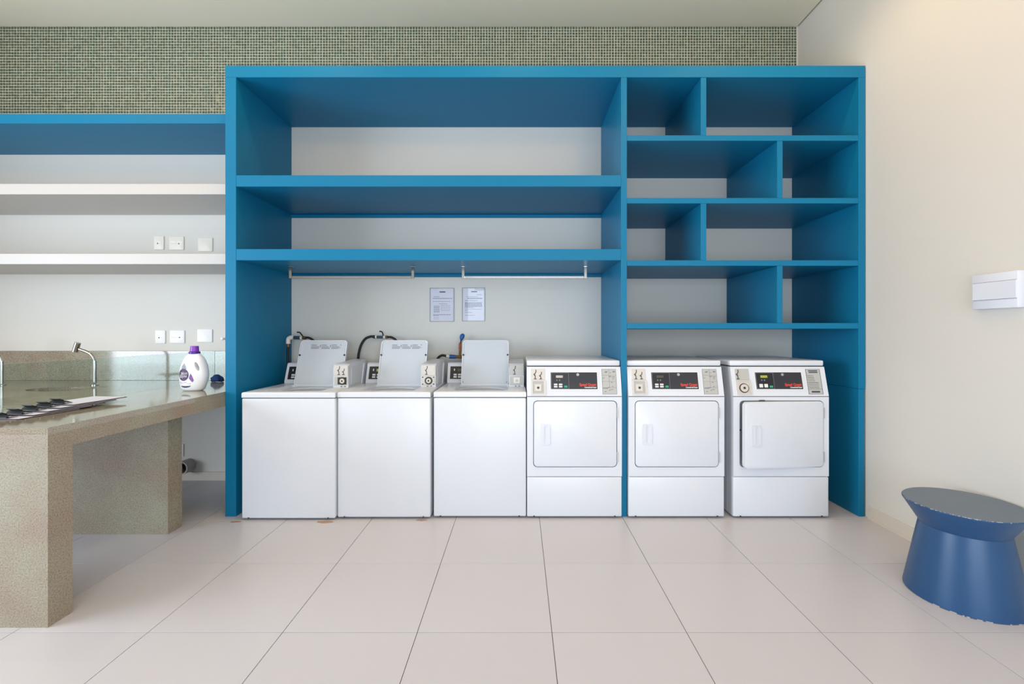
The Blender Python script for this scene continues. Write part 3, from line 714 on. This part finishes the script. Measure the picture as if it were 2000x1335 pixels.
# ------------------------------------------------------------------ detergent bottle
def bottle():
    k = 0.000338
    prof = [(1158, 300, 640), (1150, 270, 665), (1130, 244, 692), (1100, 226, 708), (1050, 208, 727), (950, 186, 764), (850, 178, 784), (750, 186, 781), (650, 206, 766), (550, 241, 736), (450, 291, 692), (400, 326, 655), (370, 362, 622), (350, 398, 592), (335, 410, 580)]
    pr = [((1158 - y) * k, (l + r) / 2 * k - 475 * k, (r - l) / 2 * k) for y, l, r in prof]
    def at(z):
        for a, b in zip(pr, pr[1:]):
            if a[0] <= z <= b[0]:
                f = (z - a[0]) / (b[0] - a[0]); return a[1] + (b[1] - a[1]) * f, a[2] + (b[2] - a[2]) * f
        return pr[-1][1], pr[-1][2]
    def depth(z, hw):
        return min(0.052, hw * 0.62) if z < 0.2 else max(0.026, min(0.052, hw * 0.62))
    E = 2.4
    def surf(x, z):
        c, hw = at(z); hd = depth(z, hw); u = min(abs((x - c) / hw), 0.999)
        return -hd * (1 - u ** E) ** (1 / E)
    t = thing('detergent_bottle', 'white detergent bottle with purple cap on the granite counter', 'bottle', (px(372, 0, 3.33)[0], 3.365, CT + 0.0003))
    bm = new(); n = 48; rings = []; zs = []
    z = 0.0
    zs = [p[0] for p in pr[:4]] + [pr[4][0] + (pr[-1][0] - pr[4][0]) * i / 22 for i in range(23)]
    for z in zs:
        c, hw = at(z); hd = depth(z, hw); rg = []
        for i in range(n):
            a = 2 * PI * i / n; ca, sa = math.cos(a), math.sin(a)
            rg.append(bm.verts.new((c + hw * math.copysign(abs(ca) ** (2 / E), ca), hd * math.copysign(abs(sa) ** (2 / E), sa), z)))
        rings.append(rg)
    for a, b in zip(rings, rings[1:]):
        for i in range(n): bm.faces.new((a[i], a[(i + 1) % n], b[(i + 1) % n], b[i]))
    bm.faces.new(rings[0][::-1]); bm.faces.new(rings[-1])
    body = obj('body', bm, 'bottle_white', t, 60)
    # finger hole cut through the grip
    cb = new(); hc = ((636 - 475) * k, (1158 - 625) * k); ang = math.radians(-20)
    pts = []
    for i in range(24):
        a = 2 * PI * i / 24; u, v = 0.0115 * math.cos(a), 0.034 * math.sin(a)
        pts.append((hc[0] + u * math.cos(ang) + v * math.sin(ang), hc[1] - u * math.sin(ang) + v * math.cos(ang)))
    plate_y(cb, pts, -0.2, 0.2)
    co = obj('cutter', cb, 'bottle_white', t)
    md = body.modifiers.new('hole', 'BOOLEAN'); md.object = co; md.operation = 'DIFFERENCE'; md.solver = 'EXACT'
    dg = bpy.context.evaluated_depsgraph_get(); dg.update()
    me = bpy.data.meshes.new_from_object(body.evaluated_get(dg)); body.modifiers.clear(); body.data = me
    for p in me.polygons: p.use_smooth = True
    try: me.set_sharp_from_angle(angle=math.radians(40))
    except Exception: pass
    bpy.data.objects.remove(co, do_unlink=True)
    cx = (490 - 475) * k
    zc = (1158 - 350) * k
    obj('collar', lathe(new(), [(0.034, zc - 0.002), (0.0365, zc), (0.0365, zc + 0.013), (0.030, zc + 0.017)], 32, (cx, 0, 0)), 'collar_purple', t, 40)
    cp = new(); lathe(cp, [(0.0285, zc + 0.0165), (0.0265, zc + 0.053), (0.0245, zc + 0.056)], 32, (cx, 0, 0))
    cap = obj('cap', cp, 'cap_purple', t, 30)
    def decal(name, pts, m, lift, parent, grid=6):       # fan patch laid on the curved front
        bm = new(); c = (sum(p[0] for p in pts) / len(pts), sum(p[1] for p in pts) / len(pts)); prev = None
        for g in range(1, grid + 1):
            rg = [(c[0] + (p[0] - c[0]) * g / grid, c[1] + (p[1] - c[1]) * g / grid) for p in pts]
            vv = [bm.verts.new((x, surf(x, z) - lift, z)) for x, z in rg]
            if prev is None: bm.faces.new(vv)
            else:
                for i in range(len(vv)): bm.faces.new((prev[i], prev[(i + 1) % len(vv)], vv[(i + 1) % len(vv)], vv[i]))
            prev = vv
        return obj(name, bm, m, parent, 60)
    def P_(x, y): return ((x - 475) * k, (1158 - y) * k)
    lab = decal('label', [P_(352 + 122 * math.cos(a), 805 + 132 * math.sin(a)) for a in [2 * PI * i / 32 for i in range(32)]], 'label_purple', 0.0008, t)
    decal('label_flower', [P_(*q) for q in ((510, 770), (548, 830), (582, 925), (555, 968), (505, 920), (476, 880))], 'label_lilac', 0.0007, t)
    decal('label_flower', [P_(*q) for q in ((370, 545), (410, 620), (425, 690), (380, 690), (300, 680), (310, 620))], 'label_grey', 0.0006, t)
    decal('label_band', [P_(*q) for q in ((280, 1040), (330, 1044), (400, 1046), (470, 1044), (528, 1036), (490, 1068), (430, 1082), (370, 1084), (315, 1070))], 'label_navy', 0.0008, t)
    decal('label_text', [P_(*q) for q in ((250, 958), (430, 958), (430, 975), (250, 975))], 'label_pink', 0.0008, t, 4)
    decal('label_text', [P_(*q) for q in ((262, 990), (520, 990), (520, 1003), (262, 1003))], 'label_pink', 0.0008, t, 4)
    for s, (tx, ty), sz in (('Mon', (368, 775), 0.030), ('Bijou', (345, 835), 0.031)):
        tm = text_mesh('lettering', s, sz); b_ = new(); b_.from_mesh(tm); ox, oz = P_(tx, ty)
        bmesh.ops.triangulate(b_, faces=b_.faces[:])
        for v in b_.verts:
            x_, z_ = ox + v.co.x * 0.95, oz + v.co.z + v.co.x * 0.10; v.co = Vector((x_, surf(x_, z_) - 0.0016, z_))
        obj('lettering', b_, 'white_ink', lab)
bottle()

# crumpled blue cloth by the wall
bm = new(); bmesh.ops.create_icosphere(bm, subdivisions=3, radius=1.0); rr = random.Random(4)
for v in bm.verts:
    n = v.co.normalized(); f = 1 + 0.10 * math.sin(5 * n.x + 2 * n.z) + 0.07 * math.sin(9 * n.y + 4 * n.x) + rr.uniform(-0.03, 0.03)
    f += 0.16 * max(0, n.dot(Vector((-0.3, -0.2, 0.9)).normalized())) ** 6
    v.co = Vector((n.x * 0.052 * f, n.y * 0.036 * f, max(n.z, -0.55) * 0.036 * f + 0.022))
mz = min(v.co.z for v in bm.verts)
for v in bm.verts: v.co.z -= mz
tag(obj('cloth', bm, 'cloth_blue', None, 50, (px(425, 0, 3.93)[0], 3.93, CT + 0.0004)), 'small crumpled dark blue cloth on the counter behind the detergent bottle', 'cloth')

# ------------------------------------------------------------------ clipboards
order = ('nearest and lowest', 'second from the front', 'middle one', 'fourth from the front', 'farthest and topmost')
for i in range(5):
    s = i * 0.074
    t = thing('clipboard', 'clipboard with white paper on the counter, %s of five' % order[i], 'clipboard', (-2.578 - 0.004 * i, 2.235 + s, CT + 0.0005 + 0.0062 * i), math.radians(-3 - 0.8 * i), group='fanned clipboards on the counter')
    bdm = new(); plate_y(bdm, rrect(-0.112, 0.112, 0, 0.318, 0.012), 0, 0.003)
    for v in bdm.verts: v.co = Vector((v.co.x, v.co.z, v.co.y))
    obj('board', bdm, 'board_brown', t)
    sh_ = new(); nx = 8
    for k in range(3):
        a = math.radians(random.uniform(-1.5, 1.5)); z = 0.0030 + 0.0005 * k
        g = [[sh_.verts.new((x, y, z + 0.0012 * (y / 0.3) ** 2 * (0.3 + k * 0.35))) for x in (-0.105, 0.105)] for y in [0.012 + 0.292 * j / nx for j in range(nx + 1)]]
        for r0, r1 in zip(g, g[1:]):
            sh_.faces.new((r0[0], r0[1], r1[1], r1[0]))
    so = obj('paper', sh_, 'sheet', t); md = so.modifiers.new('thickness', 'SOLIDIFY'); md.thickness = 0.0005
    cl = new()
    prism_x(cl, [(0.004, 0.006), (0.004, 0.010), (0.018, 0.023), (0.030, 0.019), (0.055, 0.0085), (0.055, 0.0065), (0.028, 0.0135), (0.016, 0.017), (0.012, 0.012), (0.010, 0.006)], -0.045, 0.045)
    c_ = obj('clip', cl, 'rubber', t)
    lv = new(); prism_x(lv, [(-0.004, 0.034), (0.016, 0.0225), (0.022, 0.0205), (0.024, 0.0225), (0.014, 0.030), (-0.004, 0.037)], -0.030, 0.030); obj('lever', lv, 'rubber', c_)
    obj('eyelet', cyl(new(), (0.046, 0.020, 0.012), (0.047, 0.020, 0.012), 0.004, n=12), 'steel', c_)

# ------------------------------------------------------------------ wall plates, notices
def plate(x0, x1, y0, y1, label, cat, kind, m):
    s = YB / F; X0_, X1_ = (x0 - CX) * s, (x1 - CX) * s; Z1 = H - (y0 - CY) * s; Z0 = H - (y1 - CY) * s
    w, h = X1_ - X0_, Z1 - Z0
    t = thing('wall_socket' if kind != 'blank' else 'blank_plate', label, cat, (X0_, YB - 0.0005, Z0))
    pl = new(); plate_y(pl, rrect(0, w, 0, h, 0.008), -0.009, 0.0)
    bmesh.ops.recalc_face_normals(pl, faces=pl.faces[:])
    bmesh.ops.bevel(pl, geom=[e for e in pl.edges if all(v.co.y < -0.008 for v in e.verts)], offset=0.003, segments=2, profile=0.5, affect='EDGES')
    obj('cover', pl, m, t, 40)
    if kind == 'single':
        obj('socket_face', cyl(new(), (w * 0.5, -0.0088, h * 0.45), (w * 0.5, -0.0098, h * 0.45), 0.022, n=24), m, t)
        for dx, r in ((-0.009, 0.006), (0.010, 0.0035)): obj('socket_hole', cyl(new(), (w * 0.5 + dx, -0.0097, h * 0.45), (w * 0.5 + dx, -0.0103, h * 0.45), r, n=12), 'hole_dark' if r > 0.005 else 'panel_grey', t)
    if kind == 'double':
        for a, b in ((0.08, 0.48), (0.52, 0.92)):
            f = new(); plate_y(f, rrect(w * a, w * b, h * 0.28, h * 0.66, 0.004), -0.0098, -0.008); obj('socket_face', f, m, t)
        obj('socket_hole', cyl(new(), (w * 0.68, -0.0097, h * 0.46), (w * 0.68, -0.0104, h * 0.46), 0.0058, n=12), 'hole_dark', t)
        for dx in (0.56, 0.86): obj('socket_hole', cyl(new(), (w * dx, -0.0097, h * 0.46), (w * dx, -0.0103, h * 0.46), 0.0025, n=10), 'panel_grey', t)
        obj('groove', box(new(), w * 0.1, w * 0.45, -0.0101, -0.0096, h * 0.455, h * 0.475), 'panel_grey', t)
plate(302, 321, 461, 487.5, 'narrow cream single socket above the lower white shelf', 'socket', 'single', 'plate_cream')
plate(331.5, 360, 462, 488, 'wide cream double socket above the lower white shelf', 'socket', 'double', 'plate_cream')
plate(388, 416, 464.5, 491, 'cream blank wall plate above the lower white shelf, beside the blue panel', 'wall plate', 'blank', 'plate_cream')
plate(304.5, 324, 645, 670.5, 'narrow white single socket just above the granite backsplash', 'socket', 'single', 'plate_white')
plate(333, 361.5, 645, 670, 'wide white double socket just above the granite backsplash', 'socket', 'double', 'plate_white')
plate(386.5, 415.5, 642.5, 668, 'white blank wall plate just above the granite backsplash, beside the blue panel', 'wall plate', 'blank', 'plate_white')
p_ = px(437, 661, YB)
tag(obj('wall_hook', lathe(new(), [(0.008, 0), (0.008, 0.012), (0.013, 0.02), (0.012, 0.028), (0.006, 0.031)], 18), 'plate_white', None, 40, (p_[0], YB - 0.0005, p_[2])), 'tiny white wall knob half hidden by the blue side panel', 'knob').rotation_euler = (PI / 2, 0, 0)

def notice(x0, x1, y0, y1, label, lines, head):
    s = YB / F; X0_ = (x0 - CX) * s; w = (x1 - x0) * s; h = (y1 - y0) * s; Z0 = H - (y1 - CY) * s
    t = thing('notice', label, 'notice', (X0_, YB - 0.0003, Z0))
    obj('sleeve', box(new(), 0, w, -0.0045, -0.004, 0, h), 'clear_film', t)
    rg = new(); ring_y(rg, [(0.003, 0.003), (w - 0.003, 0.003), (w - 0.003, h - 0.003), (0.003, h - 0.003)], [(0, 0), (w, 0), (w, h), (0, h)], -0.005, -0.0005); obj('sleeve_edge', rg, 'sleeve_edge', t)
    sh_ = obj('sheet', box(new(), 0.008, w - 0.006, -0.0022, -0.0005, 0.008, h - 0.006), 'paper', t)
    rr = random.Random(int(x0)); pr = new()
    for (f0, f1, v, th) in lines:
        x = f0 * w
        while x < f1 * w - 0.004:
            L_ = min(rr.uniform(0.008, 0.022), f1 * w - x); box(pr, x, x + L_, -0.0028, -0.002, h * (1 - v) - th * h / 2, h * (1 - v) + th * h / 2); x += L_ + 0.003
    obj('print', pr, 'ink_soft', sh_)
    hd = new(); box(hd, w * head[0], w * head[1], -0.0029, -0.002, h * 0.865, h * 0.895); obj('heading', hd, 'ink', sh_)
L1 = [(0.15, 0.4, 0.26, 0.012), (0.12, 0.92, 0.31, 0.016), (0.12, 0.86, 0.40, 0.010), (0.38, 0.72, 0.47, 0.010)] + [(0.16, 0.40, 0.54 + 0.03 * i, 0.012) for i in range(7)] + [(0.45, 0.84, 0.52 + 0.05 * i, 0.008) for i in range(4)] + [(0.14, 0.86, 0.79, 0.016), (0.14, 0.36, 0.82, 0.014), (0.16, 0.4, 0.88, 0.010), (0.16, 0.36, 0.92, 0.008)]
L2 = [(0.65, 0.85, 0.21, 0.012), (0.2, 0.72, 0.27, 0.010), (0.24, 0.88, 0.32, 0.026), (0.12, 0.68, 0.385, 0.014)] + [(0.12, 0.88, 0.445 + 0.029 * i, 0.017) for i in range(5)] + [(0.12, 0.48, 0.595, 0.012), (0.12, 0.86, 0.64, 0.010), (0.12, 0.24, 0.685, 0.01), (0.12, 0.46, 0.74, 0.012), (0.12, 0.56, 0.825, 0.010)]
notice(839.5, 887, 562, 628, 'left of the two printed notices in plastic sleeves, dark edged', L1, (0.40, 0.64))
notice(902.5, 947, 561.5, 627, 'right of the two printed notices in plastic sleeves, dense paragraph in the middle', L2, (0.40, 0.66))

# ------------------------------------------------------------------ electrical box on the right wall
eb = thing('breaker_box', 'white electrical breaker box mounted on the right wall', 'breaker box', (XR - 0.0005, 2.249, 1.459))
bb = new(); box(bb, -0.040, 0, 0, 0.229, 0, 0.186, 0.005, 2); obj('casing', bb, 'breaker_white', eb, 40)
obj('door', box(new(), -0.0435, -0.039, 0.004, 0.222, 0.0485, 0.1395, 0.0015, 1), 'breaker_white', eb)
for z in (0.0465, 0.1405): obj('door_seam', box(new(), -0.0408, -0.038, 0.004, 0.222, z - 0.0009, z + 0.0009), 'ink_soft', eb)

# ------------------------------------------------------------------ stool
st = thing('stool', 'dark blue lacquered hourglass stool with chipped edges by the right wall', 'stool', (2.256, 2.302, 0))
obj('base', lathe(new(), [(0.232, 0.0), (0.2365, 0.003), (0.2365, 0.010), (0.1745, 0.352)], 96), 'stool_lacquer', st, 30)
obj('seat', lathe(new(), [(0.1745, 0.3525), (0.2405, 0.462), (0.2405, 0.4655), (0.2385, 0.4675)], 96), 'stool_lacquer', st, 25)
obj('seat_top', lathe(new(), [(0.2375, 0.4672), (0.237, 0.4688), (0.05, 0.4690)], 96), 'stool_top_sheen', st, 30)
bm = new(); rr = random.Random(11)
for k in range(120):
    a = rr.uniform(0, 2 * PI); da = rr.uniform(0.004, 0.040); n = 4; e_ = rr.uniform(0, 0.0018)
    r0, r1, z0, z1 = 0.2410, 0.2385 + e_ * 0.5, 0.4672 - e_, 0.4684 - e_ * 0.3
    A = [bm.verts.new((r0 * math.cos(a + da * i / n), r0 * math.sin(a + da * i / n), z0)) for i in range(n + 1)]
    B = [bm.verts.new((r1 * math.cos(a + da * i / n), r1 * math.sin(a + da * i / n), z1 + 0.0003)) for i in range(n + 1)]
    for i in range(n): bm.faces.new((A[i], A[i + 1], B[i + 1], B[i]))
tag(obj('chipped_rim', bm, 'chipped_edge', st), kind='stuff')
bm = new()
for k in range(26):
    a = rr.uniform(PI, 2 * PI); da = rr.uniform(0.01, 0.09); n = 4
    A = [bm.verts.new((0.2371 * math.cos(a + da * i / n), 0.2371 * math.sin(a + da * i / n), 0.001)) for i in range(n + 1)]
    B = [bm.verts.new((0.2371 * math.cos(a + da * i / n), 0.2371 * math.sin(a + da * i / n), 0.005)) for i in range(n + 1)]
    for i in range(n): bm.faces.new((A[i], A[i + 1], B[i + 1], B[i]))
tag(obj('chipped_foot', bm, 'chipped_edge', st), kind='stuff')

# ------------------------------------------------------------------ water connections
YV = 3.965
def Q(x, y): return px(x, y, YV)
def vthing(label, x, y): 
    p = Q(x, y); return thing('water_valve', label, 'valve', p), Vector(p)
def vobj(name, bm, m, t, o, sm=50):
    for v in bm.verts: v.co -= o
    return obj(name, bm, m, t, sm)
# first: white elbow, hose down to the left washer
t, o = vthing('water valve with white elbow pipe behind the first washer', 563, 660)
vobj('elbow', tube(new(), [Q(574, 658.5), Q(569, 658.5), Q(563.8, 661), Q(563, 666), Q(563, 671)], 0.019, 16, 6), 'pvc', t, o)
vobj('wall_pipe', tube(new(), [(Q(580, 659)[0], YB - 0.001, Q(580, 659)[2]), Q(580, 659)], 0.012, 12, 2), 'pvc', t, o)
vobj('valve_body', cyl(new(), Q(573, 659), Q(587, 659.5), 0.0150, n=18), 'valve_grey', t, o, 30)
vobj('collar', cyl(new(), Q(587, 659.5), Q(591, 659.5), 0.017, n=18), 'pvc', t, o, 30)
vobj('coupling', cyl(new(), Q(591, 659.5), Q(597, 659.5), 0.0135, n=14), 'brass', t, o, 30)
vobj('handle', tube(new(), [Q(592, 657), Q(588.5, 652.5), Q(585.5, 649), Q(580, 648.5)], 0.0058, 8, 4), 'rubber', t, o)
vobj('hose', tube(new(), [Q(596, 659.5), Q(602, 659), Q(608, 661.5), Q(613, 666), Q(617, 676), Q(618, 700)], 0.0095, 10, 6), 'rubber', t, o)
vobj('hose_collar', cyl(new(), Q(563, 670), Q(563, 677), 0.011, n=14), 'brass', t, o, 30)
vobj('hose', tube(new(), [Q(563, 676), Q(562.2, 690), Q(562.5, 712), Q(562.5, 740)], 0.0105, 10, 6), 'rubber', t, o)
YV = 4.03
# second: arched hose over the middle washer
t, o = vthing('water valve with arched black hose behind the middle washer', 738, 658)
vobj('wall_pipe', tube(new(), [(Q(745, 658)[0], YB - 0.001, Q(745, 658)[2]), Q(745, 658)], 0.012, 12, 2), 'pvc', t, o)
vobj('hose', tube(new(), [Q(699.5, 735), Q(699.5, 705), Q(701, 688), Q(706, 672), Q(714, 661), Q(724, 657), Q(730, 657)], 0.0110, 10, 6), 'rubber', t, o)
vobj('coupling', cyl(new(), Q(729, 657.5), Q(733, 657.5), 0.0145, n=14), 'rubber', t, o, 30)
vobj('collar', cyl(new(), Q(733, 657.5), Q(736, 657.5), 0.0135, n=14), 'pvc', t, o, 30)
vobj('valve_body', cyl(new(), Q(736, 658), Q(749, 658), 0.0125, n=16), 'valve_grey', t, o, 30)
vobj('collar', cyl(new(), Q(749, 658), Q(753, 658), 0.015, n=14), 'pvc', t, o, 30)
vobj('coupling', cyl(new(), Q(753, 658), Q(757, 658), 0.0135, n=14), 'brass', t, o, 30)
vobj('handle', tube(new(), [Q(748.5, 655), Q(747.5, 651), Q(745.5, 647.5), Q(741, 646.8)], 0.0058, 8, 4), 'rubber', t, o)
vobj('hose', tube(new(), [Q(756, 658), Q(763, 658), Q(769, 660.5), Q(774, 665), Q(778, 676), Q(779, 700)], 0.0098, 10, 6), 'rubber', t, o)
# third: blue tap with upright handle
t, o = vthing('water tap with upright blue handle behind the third washer', 900, 690)
vobj('wall_pipe', tube(new(), [(Q(902, 696)[0], YB - 0.001, Q(902, 696)[2]), Q(902, 696)], 0.012, 12, 2), 'brass', t, o)
vobj('hose', tube(new(), [Q(848, 735), Q(850, 712), Q(855.5, 699), Q(862, 694), Q(868, 694), Q(874, 696)], 0.0105, 10, 6), 'rubber', t, o)
vobj('collar', cyl(new(), Q(872, 695), Q(879, 696), 0.0145, n=16), 'pvc', t, o, 30)
vobj('sleeve', cyl(new(), Q(878, 696), Q(890, 696.5), 0.0185, 0.016, n=18), 'valve_blue', t, o, 30)
vobj('valve_body', cyl(new(), Q(889, 696.5), Q(905, 697), 0.0125, n=16), 'brass', t, o, 30)
vobj('stem', tube(new(), [Q(898, 697), Q(898, 690), Q(898.3, 683)], 0.0085, 10, 4), 'brass', t, o)
vobj('tag', lathe(new(), [(0.007, 0), (0.0115, 0.012), (0.0115, 0.058), (0.006, 0.072)], 12, Q(898.3, 684)), 'copper_orange', t, o)
vobj('handle_stem', tube(new(), [Q(899.5, 672), Q(900.5, 664), Q(901.5, 660)], 0.006, 8, 4), 'rubber', t, o)
hb = new(); bmesh.ops.create_uvsphere(hb, u_segments=16, v_segments=10, radius=1.0); c = Vector(Q(902.3, 658))
for v in hb.verts: v.co = Vector((v.co.x * 0.021 * (1.0 + 0.25 * v.co.z) + 0.006 * v.co.z, v.co.y * 0.013, v.co.z * 0.031)) + c
vobj('handle', hb, 'valve_blue', t, o, 80)

# drain stub under the counter
dp = thing('drain_pipe', 'short open drain pipe sticking out of the wall under the counter', 'pipe', px(371, 907, YB))
A = Vector(px(371, 907, YB))
bm = new(); n = 28; ring = []
for (yy, r) in ((YB - 0.001, 0.058), (YB - 0.11, 0.058), (YB - 0.11, 0.047), (YB - 0.02, 0.047)):
    ring.append([bm.verts.new((r * math.cos(2 * PI * i / n), yy - A.y, r * math.sin(2 * PI * i / n))) for i in range(n)])
for a, b in zip(ring, ring[1:]):
    for i in range(n): bm.faces.new((a[i], a[(i + 1) % n], b[(i + 1) % n], b[i]))
bm.faces.new(ring[-1]); obj('pipe', bm, 'pipe_grey', dp, 40)
obj('pipe_lining', cyl(new(), (0, YB - 0.03 - A.y, 0), (0, YB - 0.025 - A.y, 0), 0.0465, n=24), 'inner_brown', dp)
plate(330, 359.5, 866, 891, 'white wall plate low under the counter, almost hidden by the granite slab leg', 'wall plate', 'blank', 'plate_white')

# rust stains on the tiles at the washers' feet
mat('rust', (158, 118, 88), 0.85, col2=(186, 160, 140), scale=60)
for (x, y, r) in ((-2.00, 3.195, 0.032), (-1.365, 3.192, 0.040), (-0.70, 3.222, 0.030)):
    bm = new(); rr = random.Random(int(x * 100))
    bm.faces.new([bm.verts.new((r * (1 + rr.uniform(-0.3, 0.3)) * math.cos(2 * PI * i / 14) * 1.3, r * 0.5 * (1 + rr.uniform(-0.3, 0.3)) * math.sin(2 * PI * i / 14), 0.0004)) for i in range(14)])
    e = bmesh.ops.extrude_face_region(bm, geom=bm.faces[:]); bmesh.ops.translate(bm, verts=[v for v in e['geom'] if isinstance(v, bmesh.types.BMVert)], vec=(0, 0, -0.0003))
    obj('rust_stain', bm, 'rust', fl, 0, (x, y, 0))
